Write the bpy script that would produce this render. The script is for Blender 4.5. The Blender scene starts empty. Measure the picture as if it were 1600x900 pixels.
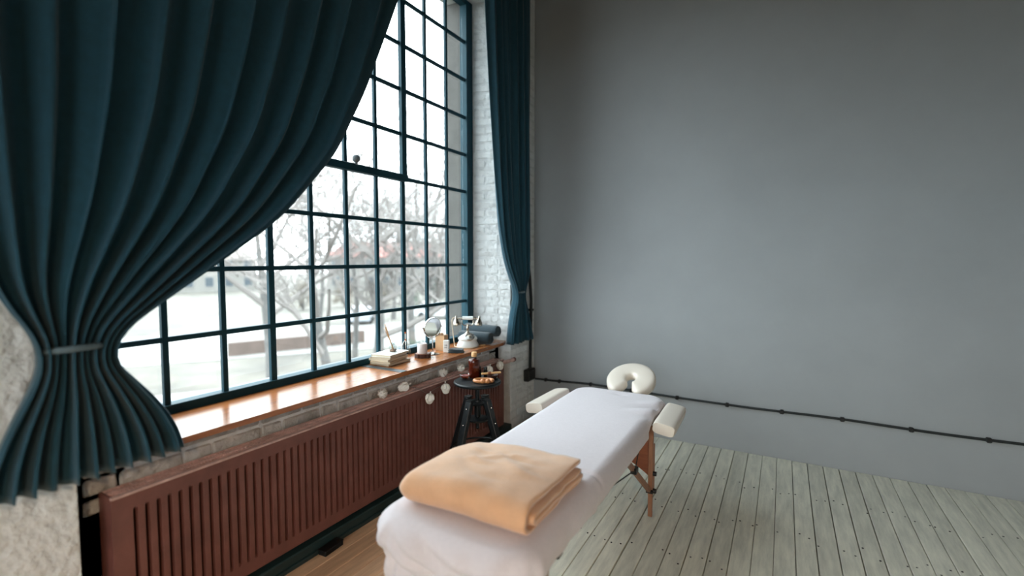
import bpy, math, random
import numpy as np
from mathutils import Vector, Matrix, noise

R = math.radians
rng = random.Random(7)
scene = bpy.context.scene
col = scene.collection

# ------------------------------------------------------------------ camera, sky, exposure
cam_d = bpy.data.cameras.new('camera')
cam = bpy.data.objects.new('camera', cam_d)
col.objects.link(cam)
cam.location = (0, 0, 1.6)
cam.rotation_euler = (R(90 - 3.411), 0, R(29.332))
cam_d.sensor_width = 36
cam_d.lens = 755 / 1600 * 36
cam_d.clip_start = 0.05
cam_d.clip_end = 400
cam_d.dof.use_dof = True
cam_d.dof.focus_distance = 3.1
cam_d.dof.aperture_fstop = 0.75
scene.camera = cam

SKY = 5.0
world = bpy.data.worlds.new('overcast_sky')
scene.world = world
world.use_nodes = True
wb = world.node_tree.nodes['Background']
wb.inputs[0].default_value = (0.90, 0.96, 1.0, 1)
wb.inputs[1].default_value = SKY

scene.view_settings.view_transform = 'Standard'
scene.view_settings.look = 'None'
scene.view_settings.gamma = 1
scene.view_settings.exposure = 1.18
scene.view_settings.use_curve_mapping = False
try:
    scene.cycles.use_denoising = True
    scene.cycles.max_bounces = 10
    scene.cycles.diffuse_bounces = 6
    scene.cycles.transparent_max_bounces = 16
    scene.cycles.caustics_reflective = False
    scene.cycles.caustics_refractive = False
    scene.cycles.sample_clamp_indirect = 6
except Exception:
    pass

# sampling portal in the window opening (emits nothing itself, guides the sky light)
pl = bpy.data.lights.new('window_portal', 'AREA')
pl.shape = 'RECTANGLE'; pl.size = 3.1; pl.size_y = 2.9
pl.cycles.is_portal = True
po = bpy.data.objects.new('window_portal', pl)
col.objects.link(po)
po.location = (-2.63, 2.30, 2.38)
po.rotation_euler = (0, R(-90), 0)


pl2 = bpy.data.lights.new('window_portal', 'AREA')
pl2.shape = 'RECTANGLE'; pl2.size = 3.2; pl2.size_y = 1.6
pl2.cycles.is_portal = True
po2 = bpy.data.objects.new('window_portal', pl2)
col.objects.link(po2)
po2.location = (0, -3.36, 1.9)
po2.rotation_euler = (R(90), 0, R(180))

# ------------------------------------------------------------------ helpers
def lin(c):
    return tuple(((v / 255) / 12.92 if v / 255 <= 0.04045 else ((v / 255 + 0.055) / 1.055) ** 2.4) for v in c)


def mat(name, c, rough=0.6, metal=0.0, var=None, bump=None, spec=0.5, sheen=0.0, rand=0.0, stretch=None, trans=0.0, c2=None, emit=None):
    m = bpy.data.materials.new(name)
    m.use_nodes = True
    nt = m.node_tree
    b = nt.nodes['Principled BSDF']
    base = lin(c) + (1,)
    b.inputs['Base Color'].default_value = base
    b.inputs['Roughness'].default_value = rough
    b.inputs['Metallic'].default_value = metal
    b.inputs['Specular IOR Level'].default_value = spec
    if sheen:
        b.inputs['Sheen Weight'].default_value = sheen
        b.inputs['Sheen Roughness'].default_value = 0.5
    if trans:
        b.inputs['Transmission Weight'].default_value = trans
    if emit:
        b.inputs['Emission Color'].default_value = lin(emit[0]) + (1,)
        b.inputs['Emission Strength'].default_value = emit[1]
    if var or bump or rand:
        tc = nt.nodes.new('ShaderNodeTexCoord')
        mp = nt.nodes.new('ShaderNodeMapping')
        nt.links.new(tc.outputs['Object'], mp.inputs[0])
        if stretch:
            mp.inputs['Scale'].default_value = stretch
        if rand:
            oi = nt.nodes.new('ShaderNodeObjectInfo')
            ml = nt.nodes.new('ShaderNodeVectorMath'); ml.operation = 'SCALE'
            ml.inputs[0].default_value = (37, 53, 71)
            nt.links.new(oi.outputs['Random'], ml.inputs['Scale'])
            nt.links.new(ml.outputs[0], mp.inputs['Location'])
    src = None
    if var:
        n = nt.nodes.new('ShaderNodeTexNoise')
        n.inputs['Scale'].default_value = var[0]
        n.inputs['Detail'].default_value = 6
        n.inputs['Roughness'].default_value = 0.65
        nt.links.new(mp.outputs[0], n.inputs['Vector'])
        rp = nt.nodes.new('ShaderNodeValToRGB')
        rp.color_ramp.elements[0].position = 0.32
        rp.color_ramp.elements[1].position = 0.68
        lo = lin(c2) if c2 else tuple(v * (1 - var[1]) for v in base[:3])
        hi = tuple(min(1, v * (1 + var[1] * 0.5)) for v in base[:3])
        rp.color_ramp.elements[0].color = lo + (1,)
        rp.color_ramp.elements[1].color = hi + (1,)
        nt.links.new(n.outputs['Fac'], rp.inputs[0])
        src = rp.outputs[0]
    if rand:
        hs = nt.nodes.new('ShaderNodeHueSaturation')
        if src:
            nt.links.new(src, hs.inputs['Color'])
        else:
            hs.inputs['Color'].default_value = base
        mr = nt.nodes.new('ShaderNodeMapRange')
        mr.inputs['To Min'].default_value = 1 - rand
        mr.inputs['To Max'].default_value = 1 + rand
        nt.links.new(oi.outputs['Random'], mr.inputs[0])
        nt.links.new(mr.outputs[0], hs.inputs['Value'])
        src = hs.outputs[0]
    if src:
        nt.links.new(src, b.inputs['Base Color'])
    if bump:
        n2 = nt.nodes.new('ShaderNodeTexNoise')
        n2.inputs['Scale'].default_value = bump[0]
        n2.inputs['Detail'].default_value = 5
        nt.links.new(mp.outputs[0], n2.inputs['Vector'])
        bp = nt.nodes.new('ShaderNodeBump')
        bp.inputs['Strength'].default_value = bump[1]
        bp.inputs['Distance'].default_value = bump[2] if len(bump) > 2 else 0.01
        nt.links.new(n2.outputs['Fac'], bp.inputs['Height'])
        nt.links.new(bp.outputs[0], b.inputs['Normal'])
    return m


def glass_mat(name, tint, gloss=1.0):
    m = bpy.data.materials.new(name)
    m.use_nodes = True
    nt = m.node_tree
    nt.nodes.remove(nt.nodes['Principled BSDF'])
    out = nt.nodes['Material Output']
    t = nt.nodes.new('ShaderNodeBsdfTransparent'); t.inputs[0].default_value = lin(tint) + (1,)
    g = nt.nodes.new('ShaderNodeBsdfGlossy'); g.inputs['Roughness'].default_value = 0.03
    lw_ = nt.nodes.new('ShaderNodeLayerWeight'); lw_.inputs[0].default_value = 0.5
    pw = nt.nodes.new('ShaderNodeMath'); pw.operation = 'POWER'; pw.inputs[1].default_value = 5
    nt.links.new(lw_.outputs['Facing'], pw.inputs[0])
    f = nt.nodes.new('ShaderNodeMath'); f.operation = 'MULTIPLY_ADD'
    f.inputs[1].default_value = 0.9 * gloss; f.inputs[2].default_value = 0.03 * gloss
    nt.links.new(pw.outputs[0], f.inputs[0])
    x = nt.nodes.new('ShaderNodeMixShader')
    nt.links.new(f.outputs[0], x.inputs[0])
    nt.links.new(t.outputs[0], x.inputs[1])
    nt.links.new(g.outputs[0], x.inputs[2])
    nt.links.new(x.outputs[0], out.inputs[0])
    return m


class MB:
    """collects geometry for ONE mesh object"""
    def __init__(s):
        s.v, s.f = [], []

    def add(s, vs, fs, M=None):
        o = len(s.v)
        s.v += [tuple(M @ Vector(v)) if M else tuple(v) for v in vs]
        s.f += [tuple(i + o for i in f) for f in fs]
        return s

    def box(s, c, d, M=None, bev=0.0):
        x, y, z = d[0] / 2, d[1] / 2, d[2] / 2
        if bev <= 0:
            vs = [(c[0] + i * x, c[1] + j * y, c[2] + k * z) for i in (-1, 1) for j in (-1, 1) for k in (-1, 1)]
            fs = [(0, 1, 3, 2), (4, 6, 7, 5), (0, 4, 5, 1), (2, 3, 7, 6), (0, 2, 6, 4), (1, 5, 7, 3)]
            return s.add(vs, fs, M)
        b = min(bev, x * .95, y * .95, z * .95)
        vs, idx = [], {}
        for i in (-1, 1):
            for j in (-1, 1):
                for k in (-1, 1):
                    for a in range(3):
                        p = [x - b, y - b, z - b]
                        p[a] += b
                        idx[(i, j, k, a)] = len(vs)
                        vs.append((c[0] + i * p[0], c[1] + j * p[1], c[2] + k * p[2]))
        fs = []
        for a in range(3):
            u, w = [q for q in range(3) if q != a]
            for sg in (-1, 1):
                q = []
                for (e1, e2) in ((-1, -1), (1, -1), (1, 1), (-1, 1)):
                    t = [0, 0, 0]; t[a] = sg; t[u] = e1; t[w] = e2
                    q.append(idx[(t[0], t[1], t[2], a)])
                fs.append(tuple(q))
            # edges along axis a
            for e1 in (-1, 1):
                for e2 in (-1, 1):
                    q = []
                    for sg, order in ((-1, (u, w)), (1, (w, u))):
                        t = [0, 0, 0]; t[a] = sg; t[u] = e1; t[w] = e2
                        q += [idx[(t[0], t[1], t[2], order[0])], idx[(t[0], t[1], t[2], order[1])]]
                    fs.append(tuple(q))
        for i in (-1, 1):
            for j in (-1, 1):
                for k in (-1, 1):
                    fs.append(tuple(idx[(i, j, k, a)] for a in range(3)))
        return s.add(vs, fs, M)

    def prism(s, poly, z0, z1, M=None):
        n = len(poly)
        vs = [(p[0], p[1], z0) for p in poly] + [(p[0], p[1], z1) for p in poly]
        fs = [tuple(range(n))[::-1], tuple(range(n, 2 * n))]
        fs += [(i, (i + 1) % n, n + (i + 1) % n, n + i) for i in range(n)]
        return s.add(vs, fs, M)

    def lathe(s, prof, c=(0, 0, 0), n=24, M=None, cap=True):
        vs, fs = [], []
        for r, z in prof:
            for i in range(n):
                a = 2 * math.pi * i / n
                vs.append((c[0] + r * math.cos(a), c[1] + r * math.sin(a), c[2] + z))
        for k in range(len(prof) - 1):
            for i in range(n):
                j = (i + 1) % n
                fs.append((k * n + i, k * n + j, (k + 1) * n + j, (k + 1) * n + i))
        if cap:
            fs.append(tuple(range(n))[::-1])
            fs.append(tuple(range((len(prof) - 1) * n, len(prof) * n)))
        return s.add(vs, fs, M)

    def tube(s, pts, r, n=8, cap=True, closed=False):
        P = [Vector(p) for p in pts]
        m = len(P)
        rr = r if isinstance(r, (list, tuple)) else [r] * m
        vs, fs = [], []
        up = None
        for k in range(m):
            if closed:
                t = (P[(k + 1) % m] - P[k - 1]).normalized()
            else:
                t = (P[min(k + 1, m - 1)] - P[max(k - 1, 0)]).normalized()
            if up is None:
                up = Vector((0, 0, 1)) if abs(t.z) < 0.9 else Vector((1, 0, 0))
            a = (up - t * up.dot(t))
            if a.length < 1e-5:
                a = t.orthogonal()
            a.normalize()
            b = t.cross(a)
            up = a
            for i in range(n):
                q = 2 * math.pi * i / n
                vs.append(P[k] + a * (rr[k] * math.cos(q)) + b * (rr[k] * math.sin(q)))
        for k in range(m if closed else m - 1):
            k2 = (k + 1) % m
            for i in range(n):
                j = (i + 1) % n
                fs.append((k * n + i, k * n + j, k2 * n + j, k2 * n + i))
        if cap and not closed:
            fs.append(tuple(range(n))[::-1])
            fs.append(tuple(range((m - 1) * n, m * n)))
        return s.add(vs, fs)

    def beam(s, p0, p1, w, d, side=(1, 0, 0), bev=0.0):
        p0, p1 = Vector(p0), Vector(p1)
        t = (p1 - p0)
        L = t.length
        t.normalize()
        a = Vector(side) - t * Vector(side).dot(t)
        a.normalize()
        b = t.cross(a)
        M = Matrix((a, b, t)).transposed().to_4x4()
        M.translation = (p0 + p1) / 2
        return s.box((0, 0, 0), (w, d, L), M, bev)

    def ball(s, c, r, n=16, m=10, sc=(1, 1, 1), M=None):
        vs, fs = [], []
        for k in range(1, m):
            th = math.pi * k / m
            for i in range(n):
                a = 2 * math.pi * i / n
                vs.append((c[0] + sc[0] * r * math.sin(th) * math.cos(a), c[1] + sc[1] * r * math.sin(th) * math.sin(a), c[2] + sc[2] * r * math.cos(th)))
        vs += [(c[0], c[1], c[2] + sc[2] * r), (c[0], c[1], c[2] - sc[2] * r)]
        T, B = len(vs) - 2, len(vs) - 1
        for k in range(m - 2):
            for i in range(n):
                j = (i + 1) % n
                fs.append((k * n + i, (k + 1) * n + i, (k + 1) * n + j, k * n + j))
        for i in range(n):
            j = (i + 1) % n
            fs.append((T, i, j))
            fs.append((B, (m - 2) * n + j, (m - 2) * n + i))
        return s.add(vs, fs, M)

    def grid(s, P, nu, nv, close_u=False):
        fs = []
        for i in range(nu if close_u else nu - 1):
            for j in range(nv - 1):
                a = i * nv + j
                b = ((i + 1) % nu) * nv + j
                fs.append((a, b, b + 1, a + 1))
        return s.add(P, fs)

    def mesh(s, name, m, smooth=False):
        me = bpy.data.meshes.new(name)
        me.from_pydata(s.v, [], s.f)
        me.materials.append(m)
        if smooth:
            me.polygons.foreach_set('use_smooth', [True] * len(me.polygons))
            if smooth != 'all':
                try:
                    me.set_sharp_from_angle(angle=R(40))
                except Exception:
                    pass
        me.update()
        return me

    def build(s, name, m, parent=None, smooth=False, loc=None, rot=None):
        return link(name, s.mesh(name, m, smooth), parent, loc, rot)


def link(name, me, parent=None, loc=None, rot=None):
    o = bpy.data.objects.new(name, me)
    col.objects.link(o)
    o.parent = parent
    if loc is not None:
        o.location = loc
    if rot is not None:
        o.rotation_euler = rot
    return o


def tag(o, label, cat, group=None, kind=None):
    o['label'] = label
    o['category'] = cat
    if group: o['group'] = group
    if kind: o['kind'] = kind
    return o


def thing(name, label, cat, loc=(0, 0, 0), rz=0.0, group=None, kind=None):
    o = bpy.data.objects.new(name, None)
    o.empty_display_size = 0.1
    col.objects.link(o)
    o.location = loc
    o.rotation_euler = (0, 0, rz)
    return tag(o, label, cat, group, kind)


def bez(pts, n=8):
    """Catmull-Rom through pts"""
    P = [Vector(p) for p in pts]
    P = [P[0] * 2 - P[1]] + P + [P[-1] * 2 - P[-2]]
    out = []
    for i in range(1, len(P) - 2):
        for k in range(n):
            t = k / n
            a, b, c, d = P[i - 1], P[i], P[i + 1], P[i + 2]
            out.append(0.5 * ((2 * b) + (c - a) * t + (2 * a - 5 * b + 4 * c - d) * t * t + (3 * b - a - 3 * c + d) * t ** 3))
    out.append(P[-2])
    return out


def interp(x, xs, ys):
    return float(np.interp(x, xs, ys))


# ------------------------------------------------------------------ materials
M_plaster = mat('grey_plaster', (157, 161, 164), 0.85, var=(1.3, 0.06), bump=(18, 0.08, 0.01))
M_brick = mat('white_painted_brick', (230, 232, 232), 0.75, var=(9, 0.08), bump=(16, 0.8, 0.03), rand=0.02)
M_dirty = mat('dirty_painted_brick', (216, 214, 210), 0.8, var=(8, 0.0), c2=(164, 158, 150), bump=(18, 1.0, 0.03), rand=0.05)
M_mortar = mat('painted_mortar', (222, 224, 224), 0.8, var=(9, 0.14), bump=(18, 0.9, 0.03))
M_outer = mat('outer_render', (84, 82, 79), 0.9, var=(5, 0.2), bump=(20, 0.3))
M_ceil = mat('dark_ceiling_paint', (84, 82, 80), 0.9, var=(2, 0.05))
M_roomwall = mat('room_wall_paint', (138, 146, 150), 0.9, var=(2, 0.05))
M_frame = mat('teal_window_paint', (12, 58, 70), 0.6, var=(6, 0.15), spec=0.25)
M_glass = glass_mat('window_glass', (244, 248, 248))
M_clear = glass_mat('clear_glass', (236, 242, 242), 3.0)
M_plank = mat('worn_painted_plank', (222, 220, 204), 0.5, var=(5, 0.0), c2=(186, 186, 174), bump=(30, 0.25, 0.006), rand=0.08, stretch=(6, 0.8, 1))
M_plank2 = mat('tan_plank', (232, 190, 152), 0.5, var=(5, 0.0), c2=(198, 158, 126), bump=(30, 0.25, 0.006), rand=0.06, stretch=(6, 0.8, 1))  # tan boards along the window wall, greyer boards elsewhere
M_gap = mat('dark_floor_gap', (26, 30, 30), 0.95)
M_nail = mat('dark_nail', (24, 26, 28), 0.6, metal=0.4)
M_sill = mat('oiled_sill_wood', (176, 112, 66), 0.22, var=(5, 0.0), c2=(134, 78, 42), bump=(40, 0.1, 0.003), stretch=(9, 0.7, 9))
M_steel = mat('grey_metal_strip', (58, 68, 72), 0.4, metal=0.6, var=(20, 0.2))
M_rad = mat('brown_radiator_paint', (116, 72, 64), 0.42, var=(7, 0.25), bump=(40, 0.1, 0.003))
M_radtop = mat('worn_lit_radiator_top', (232, 194, 184), 0.45, var=(14, 0.35))  # worn tone, raised to paint in light the sill keeps off the top
M_green = mat('dark_green_baseboard', (30, 50, 50), 0.5, var=(8, 0.25))
M_curtain = mat('dark_teal_curtain', (20, 66, 82), 0.9, var=(30, 0.15), bump=(200, 0.15, 0.002), sheen=0.25)
M_tie = mat('grey_tie', (92, 110, 118), 0.6)
M_sheet = mat('white_terry_sheet', (212, 205, 210), 0.95, var=(60, 0.04), bump=(150, 0.3, 0.004), sheen=0.2)
M_fleece = mat('tan_fleece', (214, 166, 128), 0.95, var=(10, 0.10), bump=(120, 0.35, 0.004), sheen=0.45)
M_leather = mat('cream_leatherette', (226, 216, 204), 0.4, bump=(90, 0.08, 0.002))
M_oak = mat('table_wood', (164, 118, 90), 0.45, var=(6, 0.0), c2=(132, 92, 70), stretch=(8, 8, 1))
M_ply = mat('plywood_panel', (150, 88, 58), 0.45, var=(5, 0.0), c2=(122, 68, 44), stretch=(1, 6, 8))
M_black = mat('black_metal', (12, 18, 21), 0.42, spec=0.3)
M_blackp = mat('black_plastic', (16, 18, 19), 0.35)
M_bwood = mat('black_stained_wood', (15, 23, 27), 0.42, var=(10, 0.2), stretch=(6, 6, 1))
M_cable = mat('black_cable', (20, 28, 30), 0.55)
M_chrome = mat('chrome', (215, 215, 212), 0.12, metal=1.0)
M_nickel = mat('aged_nickel', (186, 176, 162), 0.25, metal=1.0, var=(30, 0.2))
M_brass = mat('pale_brass', (178, 150, 112), 0.3, metal=1.0)
M_mirror = mat('mirror_glass', (225, 232, 232), 0.02, metal=1.0)
M_white = mat('white_porcelain', (226, 228, 226), 0.25)
M_wax = mat('white_wax', (222, 214, 212), 0.5, bump=(25, 0.2, 0.004))
M_bark = mat('bark_slice_rim', (74, 46, 36), 0.85, var=(30, 0.4), bump=(40, 0.6, 0.006))
M_endgrain = mat('slice_face', (140, 92, 66), 0.6, var=(30, 0.2))
M_kraft = mat('kraft_card', (192, 154, 116), 0.8, var=(40, 0.06))
M_paperw = mat('white_card', (228, 226, 222), 0.7)
M_ink = mat('dark_ink', (62, 66, 70), 0.7)
M_towel = mat('charcoal_blue_towel', (36, 52, 60), 0.95, bump=(160, 0.5, 0.004), sheen=0.3, var=(20, 0.12))
M_towel2 = mat('slate_cloth', (36, 50, 57), 0.95, bump=(160, 0.5, 0.004), sheen=0.3)
M_pages = mat('book_pages', (206, 192, 170), 0.85, var=(60, 0.12), stretch=(1, 1, 30))
M_amber = mat('amber_glass', (96, 30, 10), 0.06, trans=0.5)
M_oil = mat('amber_oil', (190, 62, 18), 0.08, trans=0.5)
M_lightwood = mat('light_wood', (214, 166, 112), 0.5, var=(20, 0.1), stretch=(1, 1, 8))
M_massw = mat('polished_beech', (196, 132, 84), 0.3, var=(20, 0.12))
M_dbowl = mat('dark_wood_bowl', (60, 36, 28), 0.4, var=(20, 0.2))
M_reed = mat('reed_stick', (192, 144, 92), 0.7)
M_copper = mat('copper', (196, 110, 70), 0.3, metal=1.0)
M_lantern = mat('paper_lantern', (246, 242, 234), 0.7)
M_cream = mat('cream_cord', (214, 196, 170), 0.6)
M_bulb = mat('warm_bulb', (255, 214, 160), 0.4, emit=((255, 206, 150), 12))

# ------------------------------------------------------------------ the room
YB = 4.373      # back wall
XW = -2.20      # inner face of the window wall
ZC = 4.45
XR, YF = 3.3, -3.2
XG = -2.585     # glass plane
ZS = 0.857      # sill top
YC = [3.694 - 0.279 * k for k in range(11)]        # glazing bar positions
ZR = [0.8815 + 0.334 * k for k in range(10)]
Y0W, Y1W = YC[-1], YC[0]

# left wall (window wall): piers, spandrel and head in one mesh
w = MB()
ra, rb = (-2.54, 3.785), (XW, 3.885)
w.prism([rb, (XW, YB + .25), (-2.765, YB + .25), (-2.765, 3.70), (-2.605, 3.70), (-2.605, 3.785), ra], ZS - .03, ZC)
w.prism([(XW, 3.885), (XW, YB + .25), (-2.765, YB + .25), (-2.765, 3.70), (-2.315, 3.70), (-2.315, 3.86)], 0, ZS - .03)
w.prism([(XW, .71), (-2.54, .81), (-2.605, .81), (-2.605, .90), (-2.765, .90), (-2.765, YF - .25), (XW, YF - .25)], ZS - .03, ZC)
w.prism([(XW, .71), (-2.315, .735), (-2.315, .90), (-2.765, .90), (-2.765, YF - .25), (XW, YF - .25)], 0, ZS - .03)
w.prism([(-2.315, .735), (-2.315, 3.86), (-2.765, 3.86), (-2.765, .735)], 0, ZS - .03)
w.prism([(XW, .71), (XW, 3.885), (-2.765, 3.885), (-2.765, .71)], ZR[-1] + .03, ZC)
wall_left = w.build('wall_left', M_mortar)
tag(wall_left, 'white painted brick wall with a deep splayed window recess', 'wall', kind='structure')

for yy in (3.6995, .9005):
    MB().box((-2.694, yy, (ZS + ZR[-1]) / 2), (.168, .012, ZR[-1] - ZS + .1)).build('outer_jamb', M_outer, wall_left)
MB().box((-2.72, 2.3, ZS - .02), (.22, 2.8, .03)).build('outer_sill', M_steel, wall_left)

# painted bricks on reveal, pier and under the sill
def brick_mesh(L, seed, m=None):
    r = random.Random(seed)
    b = MB().box((0, 0, 0), (L, .030, .064), bev=.008)
    b.v = [(x + r.uniform(-.003, .003), y + r.uniform(-.003, .003), z + r.uniform(-.003, .003)) for x, y, z in b.v]
    return b.mesh('brick', m or M_brick, True)
B_S = [brick_mesh(.235, k) for k in range(5)]
B_H = [brick_mesh(.110, 10 + k) for k in range(4)]
D_S = [brick_mesh(.235, k, M_dirty) for k in range(5)]
D_H = [brick_mesh(.110, 10 + k, M_dirty) for k in range(4)]
def brick(meshes, p, rz):
    o = link('brick', rng.choice(meshes), wall_left, (p[0], p[1], p[2]), (0, 0, rz + (math.pi if rng.random() < .5 else 0)))
    return o
def bricks_on(A, B, z0, z1, normal, flip0=0, out=0.0, S=B_S, H=B_H):
    A, B = Vector((A[0], A[1], 0)), Vector((B[0], B[1], 0))
    d = (B - A); L = d.length; d.normalize()
    rz = math.atan2(d.y, d.x)
    n = Vector((normal[0], normal[1], 0)).normalized()
    z, k = z0, flip0
    while z + .064 < z1 + .01:
        s = .003
        i = k
        while s < L - .05:
            want = .235 if (i % 2 == 0) else .11
            if L - s < want + .003:
                want = .11
                if L - s < .10: break
            m_ = S if want > .2 else H
            p = A + d * (s + want / 2) + n * (rng.uniform(-.0142, -.0108) + out)
            brick(m_, (p.x, p.y, z + .032 + rng.uniform(-.002, .002)), rz)
            s += want + .010
            i += 1
        z += .0755
        k += 1
bricks_on(ra, rb, ZS + .005, 3.9, (.28, -.96))
bricks_on(rb, (XW, YB), .02, 3.6, (1, 0))
bricks_on((-2.315, .76), (-2.315, 3.85), .605, .83, (1, 0), 0, .005, D_S, D_H)

b = MB().box((XR / 2 + XW / 2, YB + .1, ZC / 2 - .1), (XR - XW + .4, .2, ZC + .2))
tag(b.build('wall_back', M_plaster), 'plain grey plastered wall behind the massage table', 'wall', kind='structure')
b = MB().box((XR + .1, (YB + YF) / 2, ZC / 2), (.2, YB - YF, ZC))
tag(b.build('wall_right', M_roomwall), 'plain wall at the far right side of the room', 'wall', kind='structure')
FX0, FX1, FZ0, FZ1 = -1.6, 1.6, 1.1, 2.7
xa, xb = XW - .2, XR + .2
b = MB().box(((xa + FX0) / 2, YF - .1, ZC / 2), (FX0 - xa, .2, ZC)).box(((xb + FX1) / 2, YF - .1, ZC / 2), (xb - FX1, .2, ZC))
b.box(((FX0 + FX1) / 2, YF - .1, FZ0 / 2), (FX1 - FX0, .2, FZ0)).box(((FX0 + FX1) / 2, YF - .1, (FZ1 + ZC) / 2), (FX1 - FX0, .2, ZC - FZ1))
tag(b.build('wall_front', M_roomwall), 'plain wall behind the camera', 'wall', kind='structure')
b = MB().box((XR / 2 + XW / 2 - .2, (YB + YF) / 2, ZC + .1), (XR - XW + 1.1, YB - YF + .5, .2))
tag(b.build('ceiling', M_ceil), 'high dark ceiling', 'ceiling', kind='structure')

# floor: a dark underlay with one plank object per board
fl = MB().box((XR / 2 + XW / 2 - .2, (YB + YF) / 2, -.08), (XR - XW + 1.0, YB - YF + .5, .098)).build('floor', M_gap)
tag(fl, 'worn grey painted plank floor', 'floor', kind='structure')
PW = .1035
nails = MB()
k0 = int(math.floor((-2.2 + .727) / PW))
for k in range(k0, int((XR + .727) / PW)):
    x0, x1 = -.727 + k * PW, -.727 + (k + 1) * PW
    gapw = .0075 if k in (0, -1) else rng.choice((.003, .0045, .006))
    wdt = PW - gapw
    cuts = [YF, rng.uniform(-1.5, 1.0) if rng.random() < .6 else None, YB - .004]
    if rng.random() < .3 and x0 > -.3: cuts.insert(2, rng.uniform(2.2, 3.6))
    cuts = [c for c in cuts if c is not None]
    for a, c in zip(cuts[:-1], cuts[1:]):
        p = MB().box((0, 0, 0), (wdt, c - a - .002, .03), bev=.0022)
        dz = rng.uniform(-.0012, .0012)
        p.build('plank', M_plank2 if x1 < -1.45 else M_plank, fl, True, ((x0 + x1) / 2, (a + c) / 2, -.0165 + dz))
    if x0 > -1.3 and x1 < 1.6:
        for yy in (2.05, 2.62, 3.16, 3.72):
            for e in (-.3, .3):
                if rng.random() < .8:
                    nails.lathe([(.0052, -.004), (.0052, .0002), (.003, .0008)], ((x0 + x1) / 2 + e * PW + rng.uniform(-.012, .012), yy + rng.uniform(-.06, .06), 0), 6)
    elif x0 > -2.2 and x1 < -1.5:
        for yy in (1.45, 2.05):
            nails.lathe([(.004, -.004), (.004, .0002), (.003, .0008)], ((x0 + x1) / 2 + rng.uniform(-.02, .02), yy + rng.uniform(-.1, .1), 0), 6)
o = nails.build('nail_heads', M_nail, fl)
o['kind'] = 'stuff'

b = MB().box(((-2.315 - 2.165) / 2, (.74 + 3.85) / 2, .036), (.15, 3.11, .072), bev=.006)
b.box((-2.19, (.74 + 3.85) / 2, .012), (.075, 3.11, .024), bev=.004)
tag(b.build('baseboard_left', M_green), 'dark green baseboard running under the radiator', 'baseboard', kind='structure')

# ------------------------------------------------------------------ window
win = thing('window_1', 'tall factory window of many small panes in teal metal bars', 'window', (XG, (Y0W + Y1W) / 2, ZS), kind='structure')
def wb_(name, c, d, bev=.003, m=M_frame):
    me = MB().box((0, 0, 0), d, bev=bev).mesh(name, m)
    o = link(name, me, win, (c[0] - XG, c[1] - (Y0W + Y1W) / 2, c[2] - ZS))
    return o
zt = ZR[-1]
wb_('frame_stile', (-2.58, Y1W + .045, (ZS + zt) / 2), (.075, .095, zt - ZS + .06))
wb_('frame_stile', (-2.58, Y0W - .045, (ZS + zt) / 2), (.075, .095, zt - ZS + .06))
wb_('frame_rail', (-2.58, (Y0W + Y1W) / 2, zt + .02), (.07, Y1W - Y0W, .06))
wb_('frame_rail', (-2.58, (Y0W + Y1W) / 2, ZR[0] - .004), (.07, Y1W - Y0W, .046))
for k in range(1, 10):
    big = k in (3, 7)
    wb_('glazing_bar', (-2.5715, YC[k], (ZS + zt) / 2), (.026, .036 if big else .027, zt - ZS))
for k in range(1, 9):
    wb_('glazing_bar', (-2.572, (Y0W + Y1W) / 2, ZR[k]), (.024, Y1W - Y0W, .026))
# opening sash standing proud of the fixed bars
sy0, sy1, sz0, sz1 = YC[7], YC[3], ZR[4], ZR[8]
wb_('sash_rail', (-2.555, (sy0 + sy1) / 2, sz0), (.05, sy1 - sy0 + .05, .05))
wb_('sash_rail', (-2.555, (sy0 + sy1) / 2, sz1), (.05, sy1 - sy0 + .05, .05))
wb_('sash_stile', (-2.558, sy1, (sz0 + sz1) / 2), (.034, .052, sz1 - sz0))
wb_('sash_stile', (-2.556, sy0, (sz0 + sz1) / 2), (.048, .052, sz1 - sz0))
kn = MB().ball((0, 0, .03), .027, 16, 10).lathe([(.012, -.012), (.009, .01)], n=12)
kn.build('sash_knob', mat('grey_knob', (120, 128, 132), 0.5), win, True, (-2.535 - XG, 2.366 - (Y0W + Y1W) / 2, sz0 + .030 - ZS))
pane = MB().box((0, 0, 0), (.004, .262, .312)).mesh('pane', M_glass)
bead = MB()
for i in range(10):
    for j in range(9):
        link('pane', pane, win, (-.006, (YC[i] + YC[i + 1]) / 2 - (Y0W + Y1W) / 2, (ZR[j] + ZR[j + 1]) / 2 - ZS))

win2 = thing('window_2', 'second paned factory window behind the camera', 'window', ((FX0 + FX1) / 2, YF - .1, FZ0), kind='structure')
fw, fh = FX1 - FX0, FZ1 - FZ0
for k in range(9):
    MB().box((-fw / 2 + fw * k / 8, 0, fh / 2), (.03, .05, fh)).build('glazing_bar', M_frame, win2)
for k in range(5):
    MB().box((0, 0, fh * k / 4), (fw, .05, .03)).build('glazing_bar', M_frame, win2)
pane2 = MB().box((0, 0, 0), (fw / 8 - .03, .004, fh / 4 - .03)).mesh('pane', M_glass)
for i in range(8):
    for j in range(4):
        link('pane', pane2, win2, (-fw / 2 + fw * (i + .5) / 8, 0, fh * (j + .5) / 4))

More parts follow.
